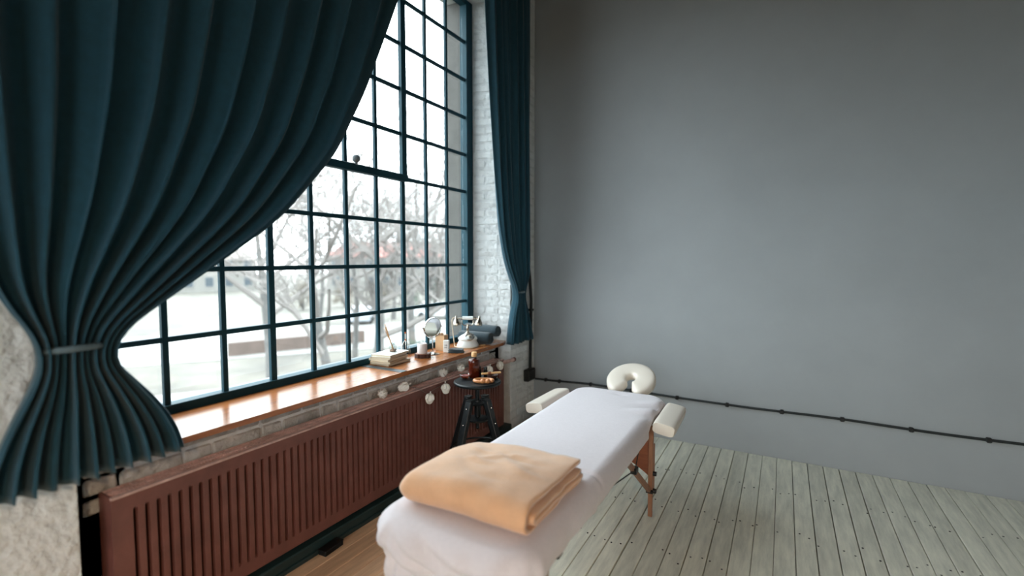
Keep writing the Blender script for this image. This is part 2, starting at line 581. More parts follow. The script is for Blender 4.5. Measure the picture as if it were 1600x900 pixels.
# wooden window sill in two lengths with a metal joint strip
sill = thing('trim_1', 'oiled wooden window sill above the radiator', 'window sill', (-2.36, 2.3, ZS - .028), kind='structure')
def sillp(name, poly, z0, z1, m):
    return MB().prism([(x + 2.36, y - 2.3) for x, y in poly], z0 - ZS + .028, z1 - ZS + .028).build(name, m, sill)
sillp('sill_board', [(-2.165, 2.402), (-2.165, 3.70), (-2.20, 3.80), (-2.545, 3.775), (-2.545, 2.402)], ZS - .028, ZS, M_sill)
sillp('sill_board', [(-2.165, .80), (-2.165, 2.400), (-2.545, 2.400), (-2.545, .82), (-2.25, .75)], ZS - .028, ZS, M_sill)
sillp('joint_strip', [(-2.168, 2.375), (-2.168, 2.43), (-2.535, 2.43), (-2.535, 2.375)], ZS - .002, ZS + .0025, M_steel)

# ------------------------------------------------------------------ radiator
RY0, RY1, RZ0, RZ1, RXF, RXB = .80, 3.728, .10, .70, -2.18, -2.288
rad = thing('radiator', 'brown ribbed panel radiator under the window sill', 'radiator', ((RXF + RXB) / 2, (RY0 + RY1) / 2, 0))
rx, ry = (RXF + RXB) / 2, (RY0 + RY1) / 2
fp = MB()
P = []
ys = [RY0]
pitch = .0405
n = int((RY1 - RY0 - .10) / pitch)
y = RY0 + (RY1 - RY0 - n * pitch) / 2
prof = []      # (y, depth)
prof.append((RY0, 0)); prof.append((y - .004, 0))
for k in range(n):
    a = y + k * pitch
    prof += [(a + .002, 0), (a + .005, -.018), (a + .0165, -.018), (a + .0195, 0)]
prof += [(y + n * pitch, 0), (RY1, 0)]
zl = [RZ0, RZ0 + .060, RZ0 + .072, RZ1 - .078, RZ1 - .066, RZ1]
for (yy, dp) in prof:
    for i, zz in enumerate(zl):
        f = 1 if i in (2, 3) else 0
        P.append((RXF + dp * f - rx, yy - ry, zz))
fp.grid(P, len(prof), len(zl))
fp.box((RXF - .020 - rx, 0, (RZ0 + RZ1) / 2), (.004, RY1 - RY0 - .01, RZ1 - RZ0 - .02))
MB().box((RXF - .006 - rx, 0, RZ1 - .005), (.017, RY1 - RY0, .011), bev=.003).build('top_rim', mat('worn_highlight_rim', (206, 172, 162), .4, var=(20, .3)), rad)  # worn paint, lightened further as a painted highlight on the front edge
fp.box((RXF - .006 - rx, 0, RZ0 + .004), (.014, RY1 - RY0, .010), bev=.003)
fp.build('front_panel', M_rad, rad)
MB().box((RXB - rx + .006, 0, (RZ0 + RZ1) / 2), (.012, RY1 - RY0 - .02, RZ1 - RZ0 - .02)).build('back_panel', M_rad, rad)
for yy in (RY0 + .006, RY1 - .006):
    MB().box((0, yy - ry, (RZ0 + RZ1) / 2 + .002), (RXF - RXB - .004, .010, RZ1 - RZ0 - .006), bev=.002).build('side_cover', M_rad, rad)
g = MB()
g.box((0, 0, RZ1 - .010), (RXF - RXB - .016, RY1 - RY0 - .02, .003))
for xx in (-.044, .0, .040):
    g.box((xx, 0, RZ1 - .003), (.010, RY1 - RY0 - .02, .006))
yy = RY0 + .02
while yy < RY1 - .02:
    g.box((0, yy - ry, RZ1 - .0045), (RXF - RXB - .018, .0045, .007))
    yy += .0135
g.build('top_grille', M_radtop, rad)
for yy in (1.25, 2.35, 3.45):
    MB().box((-.01, yy - ry, .085), (.05, .03, .03)).box((-.005, yy - ry, .0875), (.07, .045, .012)).build('foot_bracket', M_black, rad)
pp = bez([(-2.20, 3.70, .665), (-2.17, 3.76, .672), (-2.163, 3.84, .670), (-2.166, 3.885, .668)], 5)
MB().tube([(p.x - rx, p.y - ry, p.z) for p in pp], .0165, 12).build('pipe', M_radtop, rad, True)
MB().tube([(-2.166 - rx, 3.875 - ry, .668), (-2.166 - rx, 3.90 - ry, .668)], .021, 8).build('pipe_nut', M_rad, rad, True)
MB().tube([(-2.166 - rx, 3.89 - ry, .668), (-2.18 - rx, 3.905 - ry, .665), (-2.21 - rx, 3.91 - ry, .665)], .013, 10).build('pipe', M_rad, rad, True)

# ------------------------------------------------------------------ curtains
def curtain(name, label, y0k, y1k, zk, zs, nf, amp, xc, tie, seed, rod_z):
    root = thing(name, label, 'curtain', (xc, (y0k[-1] + y1k[-1]) / 2, min(zk)))
    L = Vector(root.location)
    nu, nv = nf * 12 + 1, 110
    P = []
    ph = [random.Random(seed + i).uniform(-.6, .6) for i in range(nf + 2)]
    zz = np.linspace(max(zk), min(zk), nv)
    zk_, a_, b_, am_ = zk[::-1], y0k[::-1], y1k[::-1], amp[::-1]
    ya = np.interp(zz, zk_, a_); yb = np.interp(zz, zk_, b_); am = np.interp(zz, zk_, am_)
    ker = np.ones(7) / 7
    sm = lambda q: np.convolve(np.pad(q, 3, mode='edge'), ker, mode='valid')
    ya, yb, am = sm(ya), sm(yb), sm(am)
    for i in range(nu):
        s = i / (nu - 1)
        for j in range(nv):
            fold = s * nf
            q = 2 * math.pi * fold + ph[int(min(fold, nf))] * .6 + .5 * math.sin(zz[j] * 1.3 + i * .02)
            wd = yb[j] - ya[j]
            x = am[j] * math.sin(q) + .35 * am[j] * math.sin(2.3 * q + 1.0 + zz[j])
            yy = ya[j] + wd * (s + .35 / nf * math.sin(q * 1.0 + .8) * .5)
            P.append((x, yy - L.y, zz[j] - L.z))
    f = MB().grid(P, nu, nv).build('fabric', M_curtain, root, 'all')
    so = f.modifiers.new('thickness', 'SOLIDIFY'); so.thickness = .004; so.offset = 0
    ty, tz, tw = tie
    pts = [( .052 * math.cos(a), ty - L.y + tw * math.sin(a), tz - L.z + .006 * math.cos(a)) for a in [2 * math.pi * k / 20 for k in range(20)]]
    MB().tube(pts, .011, 8, closed=True).build('tieback', M_tie, root, True)
    return root
curtain('curtain', 'dark teal curtain tied back low beside the plain grey wall',
        [3.34, 3.36, 3.40, 3.46, 3.525, 3.62, 3.75, 3.855, 3.80, 3.73, 3.70],
        [4.10, 4.10, 4.10, 4.10, 4.10, 4.10, 4.08, 3.925, 4.00, 4.09, 4.15],
        [4.08, 3.6, 3.0, 2.3, 1.9, 1.6, 1.40, 1.296, 1.19, 1.0, .835], None, 6,
        [.035, .035, .034, .033, .032, .03, .028, .03, .035, .035, .04], -2.115, (3.89, 1.296, .042), 3, 4.78)
curtain('curtain', 'dark teal curtain swept aside across the left panes of the window',
        [.30, .30, .30, .32, .36, .42, .50, .62, .58, .48, .44],
        [2.62, 2.42, 2.20, 2.035, 1.83, 1.50, 1.05, .76, .84, .98, 1.03],
        [4.08, 3.55, 2.98, 2.56, 2.17, 1.80, 1.48, 1.296, 1.19, 1.0, .835], None, 11,
        [.035, .035, .035, .034, .033, .031, .03, .03, .035, .035, .04], -2.105, (.69, 1.296, .075), 8, 4.78)
rod = thing('curtain_rod', 'black curtain rod running above the tall window', 'curtain rod', (-2.11, 2.25, 4.11))
MB().tube([(0, -2.1, 0), (0, 2.05, 0)], .014, 10).build('pole', M_black, rod, True)
for yy in (-2.0, 0, 1.95):
    MB().box((-.045, yy, 0), (.10, .02, .03)).build('bracket', M_black, rod)

# ------------------------------------------------------------------ conduit, junction box and wall cable
cd = thing('wall_conduit', 'black conduit pipe and junction box in the wall corner', 'conduit', (-2.165, 4.215, .40))
MB().tube([(0, .005, .11), (0, .015, .45), (0, .022, .80), (-.004, .0, 1.02), (-.008, -.05, 1.3)], .0155, 10).build('pipe', M_black, cd, True)
for zz in (.70,):
    MB().box((-.008, .022, zz), (.05, .06, .022), bev=.003).build('pipe_clamp', M_black, cd)
jb = MB().box((-.005, 0, .058), (.058, .155, .118), bev=.008).build('junction_box', M_blackp, cd)
MB().box((.026, 0, .058), (.008, .125, .095), bev=.003).build('box_lid', M_blackp, jb)
cb = thing('wall_cable', 'black cable clipped along the bottom of the grey wall', 'cable', (0, YB, .40))
pts = [(-2.15, -.075, .0), (-2.08, -.022, -.012), (-1.95, -.016, -.012), (-1.6, -.014, .002), (-1.2, -.014, -.004), (-.784, -.014, -.014), (-.2, -.014, -.018), (.4, -.014, -.010), (1.0, -.014, -.02), (1.8, -.014, -.012), (XR - .02, -.014, -.015)]
cp = bez(pts, 6)
MB().tube(cp, .0095, 8).build('cord', M_cable, cb, True)
for xx in (-2.06, -1.91, -1.583, -1.19, -.784, -.38, .02, .42, .83, 1.24, 1.65):
    zc = interp(xx, [p.x for p in cp], [p.z for p in cp])
    MB().box((xx, -.016, zc), (.030, .032, .034), bev=.006).build('cable_clip', M_blackp, cb)

fb = thing('floor_box', 'small dark metal box with a worn bright edge on the floor by the radiator', 'metal box', (-2.13, 1.755, 0), R(4))
MB().box((0, 0, .014), (.055, .13, .028), bev=.004).build('body', M_black, fb)
MB().box((0, 0, .0305), (.058, .134, .005), bev=.002).build('lid', mat('worn_dark_steel', (52, 46, 44), .35, metal=.8, var=(30, .4)), fb)
MB().tube([(.012, .04, .033), (.012, .04, .036)], .006, 8).build('screw', M_nickel, fb)

# ------------------------------------------------------------------ massage table
TX0, TX1, TY0, TY1, TZ = -1.332, -.664, 1.245, 3.41, .655
tcx, tcy = (TX0 + TX1) / 2, (TY0 + TY1) / 2
tab = thing('massage_table', 'folding wooden massage table with cream pads under a white sheet', 'massage table', (tcx, tcy, 0))
hw, hl = (TX1 - TX0) / 2, (TY1 - TY0) / 2
def rrect(hw, hl, r, n=6):
    out = []
    for (sx, sy, a0) in ((1, 1, 0), (-1, 1, 90), (-1, -1, 180), (1, -1, 270)):
        for k in range(n + 1):
            a = R(a0 + 90 * k / n)
            out.append((sx * (hw - r) + r * math.cos(a), sy * (hl - r) + r * math.sin(a)))
    return out
seam = 1.99 - tcy
for (a, c) in ((-hl + .012, seam - .003), (seam + .003, hl - .012)):
    pd = MB()
    pd.prism([(x, y + (a + c) / 2) for x, y in rrect(hw - .02, (c - a) / 2 - .008, .11)], TZ - .075, TZ - .040)
    pd.prism([(x, y + (a + c) / 2) for x, y in rrect(hw - .06, (c - a) / 2 - .052, .11)], TZ - .045, TZ - .028)
    pd.build('mattress_pad', M_leather, tab, False)
    fr = MB()
    lo_ = .09 if a < -.5 else .03
    fr.box((0, (a + c) / 2 + (lo_ - .03) / 2, TZ - .083), (2 * hw - .12, c - a - .03 - lo_, .012))
    for sx in (-1, 1):
        fr.box((sx * (hw - .075), (a + c) / 2 + (lo_ - .03) / 2, TZ - .118), (.022, c - a - .03 - lo_, .06))
    for q in (a + lo_, c - .03):
        fr.box((0, q, TZ - .118), (2 * hw - .15, .022, .06))
    fr.build('tray_frame', M_oak, tab)
LY = {'far': 2.97 - tcy, 'near': 1.38 - tcy}
for nm, yy in LY.items():
    sg = 1 if nm == 'far' else -1
    for sx in (-1, 1):
        xx = sx * (hw - (.018 if sg > 0 else .085))
        if sg < 0: yy = LY['near'] + .06
        lg = MB().box((xx, yy, .355), (.028, .026, .44), bev=.003).build('leg', M_oak, tab)
        MB().box((xx + sx * .003, yy - .027 * sg * -1, .30), (.026, .024, .31), bev=.003).build('leg_slider', M_oak, lg)
        MB().box((xx, yy + .001, .085), (.026, .022, .17), bev=.003).build('leg_foot', M_oak, lg)
        for zz in (.275, .166):
            MB().tube([(xx + sx * .014, yy + .004, zz), (xx + sx * .034, yy + .004, zz)], .015, 8).build('knob', M_blackp, lg)
        MB().tube([(xx - .02, yy - .02, .166), (xx + .02, yy - .02, .166)], .013, 6).build('bolt', M_blackp, lg)
        bl = .50 if sg > 0 else .36
        y2 = yy - sg * bl
        br = MB().beam((xx - sx * .004, yy - sg * .02, .175), (xx - sx * (.012 if sg > 0 else .05), y2, .535), .022, .03, bev=.003).build('brace', M_oak, tab)
        ym = yy - sg * bl * .74
        zm = .175 + .36 * (.35 / .48)
        MB().box((xx - sx * .004, ym, zm), (.034, .05, .034), bev=.004).build('brace_block', M_blackp, br)
        MB().tube([(xx, ym, zm), (xx - .003, ym + sg * .10, .54)], .003, 6).build('cable', M_cable, tab)
    pn = []
    for k in range(25):
        t = -1 + 2 * k / 24
        pe = hw - (.035 if sg > 0 else .10)
        pn.append((t * pe, .255 + .11 * (1 - abs(t) ** 2.0)))
    poly = pn + [(pe, .545), (-pe, .545)]
    Mx = Matrix.Rotation(R(90), 4, 'X'); Mx.translation = (0, yy + .012 * sg, 0)
    MB().prism(poly, -.006, .006, Mx).build('end_panel', M_ply, tab)
for sx in (-1, 1):
    xx = sx * (hw - .020)
    ya = LY['far'] - .37; yb_ = LY['near'] + .266
    zc = .175 + .36 * (.35 / .48)
    MB().tube([(xx, ya, zc), (xx - sx * .01, 1.98 - tcy, .552), (xx - sx * .07, yb_ + .06, zc)], .0035, 6).build('cable', M_cable, tab)

# arm pads at the sides
def pad(hx, hy, hz, n=14, m=26, p=4.0):
    P = []
    for i in range(m + 1):
        v = -1 + 2 * i / m
        yv = math.copysign(abs(math.sin(v * math.pi / 2)) ** .75, v)
        e = (1 - abs(yv) ** 7) ** (1 / 5) if abs(yv) < 1 else 0
        e = max(e, .0)
        for k in range(28):
            a = 2 * math.pi * k / 28
            ca, sa = math.cos(a), math.sin(a)
            P.append((hx * math.copysign(abs(ca) ** (2 / p), ca) * (.86 + .14 * e if e > .3 else e), hy * yv, hz * math.copysign(abs(sa) ** (2 / p), sa) * (.80 + .2 * e if e > .3 else e)))
    f = []
    for i in range(m):
        for k in range(28):
            f.append((i * 28 + k, i * 28 + (k + 1) % 28, (i + 1) * 28 + (k + 1) % 28, (i + 1) * 28 + k))
    return MB().add(P, f)
for sx in (-1, 1):
    Mx = (sx * .418 - .012, 3.075 - tcy, .602)
    ar = pad(.066, .225, .036).build('arm_pad', M_leather, tab, True, Mx, (0, sx * R(9), R(1.5 * sx)))
    MB().box((-sx * .06, 0, -.04), (.10, .06, .012)).build('support_bracket', M_oak, ar)
# face cradle
fcr = MB()
n, mm = 44, 20
P = []
for i in range(n + 1):
    t = i / n
    a = R(-72 + (324) * t)
    rxx, ryy = .108, .118
    cu, cv = rxx * math.cos(a), ryy * math.sin(a)
    if a < R(-20) or a > R(200):
        pass
    tu, tv = -rxx * math.sin(a), ryy * math.cos(a)
    l = math.hypot(tu, tv)
    nu_, nv_ = tv / l, -tu / l
    e = min(1, max(0.0, min(t, 1 - t) / .07))
    e = math.sqrt(1 - (1 - e) ** 2)
    for k in range(mm):
        q = 2 * math.pi * k / mm
        cq, sq = math.cos(q), math.sin(q)
        rr_ = .075 * math.copysign(abs(cq) ** .55, cq) * max(e, .02)
        zz = .040 * math.copysign(abs(sq) ** .6, sq) * max(e, .02)
        P.append((cu + nu_ * rr_, cv + nv_ * rr_, zz))
f = [(i * mm + k, (i + 1) * mm + k, (i + 1) * mm + (k + 1) % mm, i * mm + (k + 1) % mm) for i in range(n) for k in range(mm)]
fcr.add(P, f)
cradle = fcr.build('face_cradle', M_leather, tab, 'all', (-.985 - tcx, 3.60 - tcy, .678), (R(25), 0, 0))
MB().box((0, .115, -.050), (.20, .05, .014), bev=.004).box((-.10, -.02, -.05), (.05, .22, .014), bev=.004).box((.10, -.02, -.05), (.05, .22, .014), bev=.004).build('cradle_plate', M_oak, cradle)
for sx in (-1, 1):
    MB().tube([(sx * .09, 3.58 - tcy, .640), (sx * .09, 3.45 - tcy, .57), (sx * .09, 3.25 - tcy, .565)], .009, 8).build('cradle_rod', M_nickel, tab, True)

# ------------------------------------------------------------------ sheet
def sheet():
    cx_, cy_ = tcx, tcy
    rin = .060
    rc = .075
    ri2 = .13
    DX, DN, DF = .085, .34, .10
    us = np.linspace(-(hw + DX), hw + DX, 92)
    vs = np.linspace(-(hl + DN), hl + DF, 230)
    P = []
    for u in us:
        for v in vs:
            # nearest point on inset rounded rectangle
            ix, iy = hw - rin, hl - rin
            qx = max(-(ix - rc), min(ix - rc, u)); qy = max(-(iy - rc), min(iy - rc, v))
            dx, dy = u - qx, v - qy
            d = math.hypot(dx, dy) - rc
            if d <= 0 or (dx == 0 and dy == 0):
                x, y, z, dd = u, v, TZ, 0
                nx, ny = 0, 0
            else:
                l = math.hypot(dx, dy)
                nx, ny = dx / l, dy / l
                bx_, by_ = qx + nx * rc, qy + ny * rc
                lim = DX if abs(nx) > abs(ny) else (DN if ny < 0 else DF)
                dd = d
                arc = rin * math.pi / 2
                if d < arc:
                    t = d / rin
                    o_, z_ = rin * math.sin(t), rin * (1 - math.cos(t))
                else:
                    wyn = by_ + cy_
                    tk = 1.0 if (ny < -.3 or wyn < 1.95) else max(.25, 1 - (wyn - 1.95) / .12)
                    q_ = min((d - arc) / ri2, .85)
                    o_ = rin - ri2 * (1 - math.cos(q_)) * tk
                    z_ = rin + ri2 * math.sin(q_) * (.75 + .25 * tk) + (.9 * (d - arc - q_ * ri2))
                x, y, z = bx_ + nx * o_, by_ + ny * o_, TZ - z_
            wy = y + cy_
            # gentle cloth relief
            nz = noise.noise((x * 3.1, y * 2.3, .3)) * .0035 + noise.noise((x * 11, y * 9, 1.7)) * .0012
            z += nz * (1 if dd == 0 else .5)
            # hinge seam
            g = math.exp(-((wy - 1.985 - .015 * math.sin(x * 9)) / .010) ** 2)
            z -= (.004 + (.008 if x > .2 else 0)) * g if dd < .10 else 0
            if dd > .02:
                k = min(1, (dd - .02) / .14)
                per = (y if abs(nx) > abs(ny) else x)
                cor = (2 * abs(nx * ny)) ** .7
                near = .8 if wy < 1.95 else .12
                wv = math.sin(per * 38 + 3 * noise.noise((per * 5, 2, 0))) * .005 * near + noise.noise((per * 11, 3.3, dd * 4)) * .016 * near
                ang = math.atan2(ny, nx)
                wv += cor * .012 * math.sin(ang * 9 + dd * 10)
                x += nx * wv * k; y += ny * wv * k
                # front drop: diagonal drag folds
                if ny < -.5:
                    fw_ = math.sin((x * 13 + (z - .5) * 26 + 2 * noise.noise((x * 3, z * 4, 1)))) * .030 * k
                    y += -abs(fw_) * 1.0 + .006
                z += .010 * k * noise.noise((per * 4, 7.1, 0))
                x += nx * .012 * k
                # pulled in around the arm pads
                if abs(nx) > .5 and 2.80 < wy < 3.34:
                    h = math.sin((wy - 2.80) / .54 * math.pi) ** .5
                    z += .045 * k * h
                    x -= nx * .028 * k * h
            # drag folds on the right side next to the arm pad
            if x > .12:
                a = (x - .12) / .2
                z += .017 * min(1, a) * math.sin((wy - 3.02) * 30 - x * 14) * math.exp(-((wy - 3.06) / .20) ** 2) * (1 if dd < .06 else .2)
            # small dent near the head end
            z -= .010 * math.exp(-(((x - .03) / .05) ** 2 + ((wy - 3.28) / .018) ** 2))
            P.append((x, y, z))
    o = MB().grid(P, len(us), len(vs)).build('bed_sheet', M_sheet, None, 'all', (cx_, cy_, 0))
    so = o.modifiers.new('thickness', 'SOLIDIFY'); so.thickness = .004; so.offset = -1
    return o
tag(sheet(), 'white terry sheet draped over the massage table', 'sheet')

# ------------------------------------------------------------------ folded blanket
def blanket():
    xL, xR, yF_, yB_ = -1.290, -.728, 1.372, 1.885
    z0 = TZ + .006
    H = .124
    t = .0175
    mb = MB()
    ends = [0.0, -.018, .014, -.010]
    backs = [0.0, .03, -.03, .02]
    lay = 3
    for li in range(lay):
        lo, hi = li * (t + .0015), H - li * (t + .0015)
        r = (hi - lo - t) / 2
        zc = (hi + lo) / 2
        yf = yF_ + li * (t + .0015)
        cl = []
        nb = 26
        yb = yB_ + backs[li]
        for k in range(nb):
            cl.append((yb + (yf + r + t / 2 - yb) * k / (nb - 1), zc + r, 0, 1))
        na = 14
        for k in range(1, na):
            a = math.pi / 2 + math.pi * k / na
            cl.append((yf + t / 2 + r + (r) * math.cos(a), zc + r * math.sin(a), math.cos(a), math.sin(a)))
        for k in range(nb):
            cl.append((yf + r + t / 2 + (yb + .01 - yf - r - t / 2) * k / (nb - 1), zc - r, 0, -1))
        out = [(y + ny * t / 2, z + nz * t / 2) for y, z, ny, nz in cl]
        inn = [(y - ny * t / 2, z - nz * t / 2) for y, z, ny, nz in cl][::-1]
        ring = out + inn
        nr = len(ring)
        xe = xR + ends[li]
        rl = .06
        xs = [xL + rl * (1 - math.cos(R(90 * k / 9))) for k in range(1, 10)]
        hs = [math.sin(R(90 * k / 9)) for k in range(1, 10)]
        xs2 = list(np.linspace(xL + rl, xe - .012, 50))[1:]
        xs += xs2 + [xe - .003, xe]
        hs += [1] * (len(xs2)) + [.985, .95]
        P = []
        for x, hsc in zip(xs, hs):
            for k, (y, z) in enumerate(ring):
                zz = (z - H / 2) * hsc + H / 2
                yy = y + (1 - hsc) * .05 * (1 if y < (yF_ + yB_) / 2 else -1)
                top = min(1, max(0, z / H))
                u = (x - xL) / (xR - xL)
                zz -= .018 * top * max(0, (u - .72) / .28) ** 1.6            # droop to the right
                zz -= .012 * top * max(0, (.25 - u) / .25) ** 1.5
                zz -= (.040 - .022 * u) * top * max(0, (yy - 1.56) / .31) ** 1.6
                zz += .014 * top * max(0, (u - .8) / .2) * max(0, (yy - 1.72) / .16)
                wr = noise.noise((x * 5.5, yy * 5.0, 4.2)) * .013 + noise.noise((x * 13, yy * 9, 8.8)) * .004
                cr = .008 * math.exp(-((yy - 1.66 - .10 * math.sin((x + 1.06) * 9)) / .018) ** 2) * math.exp(-((x + 1.02) / .10) ** 2)
                for (ax_, ay_, al, aw, aa) in ((-1.06, 1.62, .075, .013, .011), (-.93, 1.70, .10, .016, -.010), (-1.13, 1.74, .07, .014, .010), (-.86, 1.60, .09, .018, .008), (-.98, 1.50, .12, .02, -.007)):
                    dxx = x - ax_
                    cr += aa * math.exp(-(dxx / al) ** 2) * math.exp(-((yy - ay_ - 3.2 * dxx * dxx + .25 * dxx) / aw) ** 2)
                zz += top * (wr + cr)
                yy += .006 * noise.noise((x * 9, z * 20, 2.2)) + .012 * noise.noise((x * 3.3, 5.5, li * .2)) + (x + 1.0) * .02
                # inner layers fan out at the open end
                xx = x + (.010 * noise.noise((yy * 9, z * 30, li)) if x > xe - .05 else 0)
                xx += .03 * max(0, (yy - 1.7)) * (x > xR - .2)
                P.append((xx, yy, z0 + max(0.0005, zz)))
        ns = len(xs)
        fs = []
        for i in range(ns - 1):
            for k in range(nr):
                fs.append((i * nr + k, i * nr + (k + 1) % nr, (i + 1) * nr + (k + 1) % nr, (i + 1) * nr + k))
        m2 = len(out)
        for i, s_ in ((0, 1), (ns - 1, -1)):
            for k in range(m2 - 1):
                q = (i * nr + k, i * nr + nr - 1 - k, i * nr + nr - 2 - k, i * nr + k + 1)
                fs.append(q if s_ > 0 else q[::-1])
        mb.add(P, fs)
    # innermost rolled layer showing at the open end
    rr = (H - 2 * lay * (t + .0015)) / 2
    return mb.build('folded_blanket', M_fleece, None, 'all')
tag(blanket(), 'tan fleece blanket folded thick on the foot of the table', 'blanket')

# ------------------------------------------------------------------ stool
SX, SY, SZ = -1.808, 2.734, .766
st = thing('swivel_stool', 'black wooden screw stool standing by the radiator', 'stool', (SX, SY, 0))
MB().lathe([(.02, -.022), (.150, -.020), (.161, -.014), (.164, -.006), (.162, .0), (.156, .0045), (.146, .001), (.0, .0)], (0, 0, SZ), 48, cap=False).build('seat', M_black, st, True)
MB().tube([(0, 0, .61), (0, 0, SZ - .02)], .0145, 16).build('post', M_black, st, True)
MB().tube([(0, 0, .445), (0, 0, .61)], .011, 12).ball((0, 0, .443), .013, 12, 8).build('threaded_rod', M_black, st, True)
MB().lathe([(.03, -.008), (.072, -.006), (.076, 0), (.072, .006), (.03, .008), (.026, .02), (.0, .02)], (0, 0, .618), 32, cap=False).build('top_collar', M_black, st, True)
MB().lathe([(.0, -.02), (.05, -.018), (.075, -.008), (.078, .004), (.0, .008)], (0, 0, .505), 24, cap=False).build('lower_collar', M_black, st, True)
MB().tube([(0, 0, .52), (0, 0, .60)], .022, 12).build('nut_housing', M_black, st, True)
caz = math.atan2(-SY, -SX)
for k in range(4):
    a = caz + R(45 + 6 + 90 * k)
    d = Vector((math.cos(a), math.sin(a), 0))
    p0 = d * .082 + Vector((0, 0, .645)); p1 = d * .305 + Vector((0, 0, .0))
    lg = MB().beam(p0, p1, .047, .036, side=(-d.y, d.x, 0), bev=.004).build('leg', M_bwood, st)
    MB().box((0, 0, 0), (.05, .046, .006), bev=.001).build('leg_plate', M_black, lg, False, tuple(d * .078 + Vector((0, 0, .648))), (0, 0, a))
    for zz in (.60, .50):
        t_ = (.645 - zz) / .645
        q = d * (.082 + .223 * t_ + .021) + Vector((0, 0, zz))
        MB().ball(tuple(q), .005, 8, 6).build('screw', M_nickel, lg)
rg = [(.185 * math.cos(2 * math.pi * k / 40), .185 * math.sin(2 * math.pi * k / 40), .30) for k in range(40)]
MB().tube(rg, .007, 6, closed=True).build('foot_ring', M_black, st, True)

TT = SZ + .0012
t = thing('amber_bottle', 'amber glass bottle with a wooden cap on the stool', 'bottle', (-1.885, 2.81, TT))
MB().lathe([(.0, .0), (.037, .0), (.040, .004), (.040, .121), (.038, .127), (.034, .130), (.018, .132), (.016, .135), (.016, .145), (.0, .145)], n=32, cap=False).build('glass_body', M_amber, t, True)
MB().lathe([(.0175, .140), (.0175, .147)], n=24).build('collar', M_blackp, t, True)
MB().lathe([(.0185, .147), (.019, .149), (.019, .178), (.0175, .180)], n=24).build('cap', M_lightwood, t, True)
for (x, y, hgt, lb) in ((-1.856, 2.830, .074, 'small dark vial touching the amber bottle'), (-1.818, 2.853, .070, 'small dark vial between the other vial and the dark bowl')):
    t = thing('vial', lb, 'vial', (x, y, TT), group='small dark vials on the stool')
    MB().lathe([(.0, 0), (.0135, 0), (.0145, .003), (.0145, hgt * .68), (.010, hgt * .74), (.010, hgt * .78), (0, hgt * .78)], n=20, cap=False).build('glass_body', mat('dark_vial_glass', (18, 16, 18), .12), t, True)
    MB().lathe([(.0125, hgt * .76), (.0125, hgt), (.011, hgt + .002)], n=16).build('cap', M_blackp, t, True)
t = thing('glass_bowl', 'small glass bowl of reddish oil at the stool edge', 'bowl', (-1.915, 2.742, TT))
MB().lathe([(.0, .0), (.022, .0), (.034, .012), (.039, .032), (.0375, .0325), (.032, .013), (.020, .003), (.0, .003)], n=32, cap=False).build('bowl', M_clear, t, True)
MB().lathe([(.0, .0035), (.019, .0035), (.0310, .013), (.0355, .024), (.0, .024)], n=28, cap=False).build('oil', M_oil, t, True)
t = thing('dark_bowl', 'small dark wooden bowl under the tied wooden stick', 'bowl', (-1.752, 2.838, TT))
MB().lathe([(.0, .0), (.022, .0), (.036, .014), (.041, .030), (.038, .030), (.032, .014), (.018, .006), (.0, .006)], n=32, cap=False).build('bowl', M_dbowl, t, True)
# tied stick across the bowl
t = thing('wood_stick', 'pale wooden stick wrapped with a brown band on the dark bowl', 'stick', (-1.755, 2.842, TT + .036))
cv = Vector((.87, .49, 0)); 
p0, p1 = Vector((-.052, -.045, 0)), Vector((.050, .035, .006))
MB().beam(p0, p1, .012, .017, side=(0, 0, 1), bev=.003).ball(tuple(p0), .009, 10, 6).build('stick', M_lightwood, t, True)
MB().tube([tuple(p0.lerp(p1, .30)), tuple(p0.lerp(p1, .46))], .0118, 10).build('band', mat('brown_band', (120, 66, 40), .7), t, True)
# wooden ring massager
t = thing('wooden_massager', 'oval wooden hand massager with round rollers at the stool front', 'massager', (-1.752, 2.725, TT), R(29))
ov = []
for k in range(36):
    a = 2 * math.pi * k / 36
    ov.append((.062 * math.copysign(abs(math.cos(a)) ** .8, math.cos(a)), .034 * math.sin(a), .012))
MB().tube(ov, .0115, 10, closed=True).build('handle', M_massw, t, True)
for k, xx in enumerate((-.004, .030)):
    MB().ball((xx, -.036, .0165), .0165, 16, 10).build('roller', M_massw, t, True)
MB().ball((.055, -.026, .013), .012, 12, 8).build('roller', M_massw, t, True)

# ------------------------------------------------------------------ things on the sill
# books
books = [((.172, .236, .016), 1, (196, 176, 148), 'bottom book of the pile on the sill, tan cover'),
         ((.158, .236, .0135), 13, (186, 160, 130), 'brown book second from the bottom of the pile'),
         ((.168, .226, .0155), 4, (206, 190, 166), 'beige book in the middle of the pile'),
         ((.158, .226, .0125), 11, (188, 176, 156), 'thin grey beige book second from the top of the pile'),
         ((.164, .224, .0135), 7, (222, 222, 216), 'off white book on top of the pile under the diffuser')]
z = ZS + .003
BX, BY = -2.452, 2.565
for (d, az, c, lb) in books:
    t = thing('book', lb, 'book', (BX + rng.uniform(-.008, .008), BY + rng.uniform(-.012, .012), z), R(az), group='books piled on the sill')
    cm = mat('book_cover', c, .6, var=(25, .08))
    MB().box((0, 0, d[2] / 2), (d[0] - .006, d[1] - .008, d[2] - .003)).build('pages', M_pages, t)
    MB().box((0, 0, .0008), (d[0], d[1], .0016)).box((0, 0, d[2] - .0008), (d[0], d[1], .0016)).box((-d[0] / 2 + .001, 0, d[2] / 2), (.002, d[1], d[2])).build('cover', cm, t)
    z += d[2] + .0004
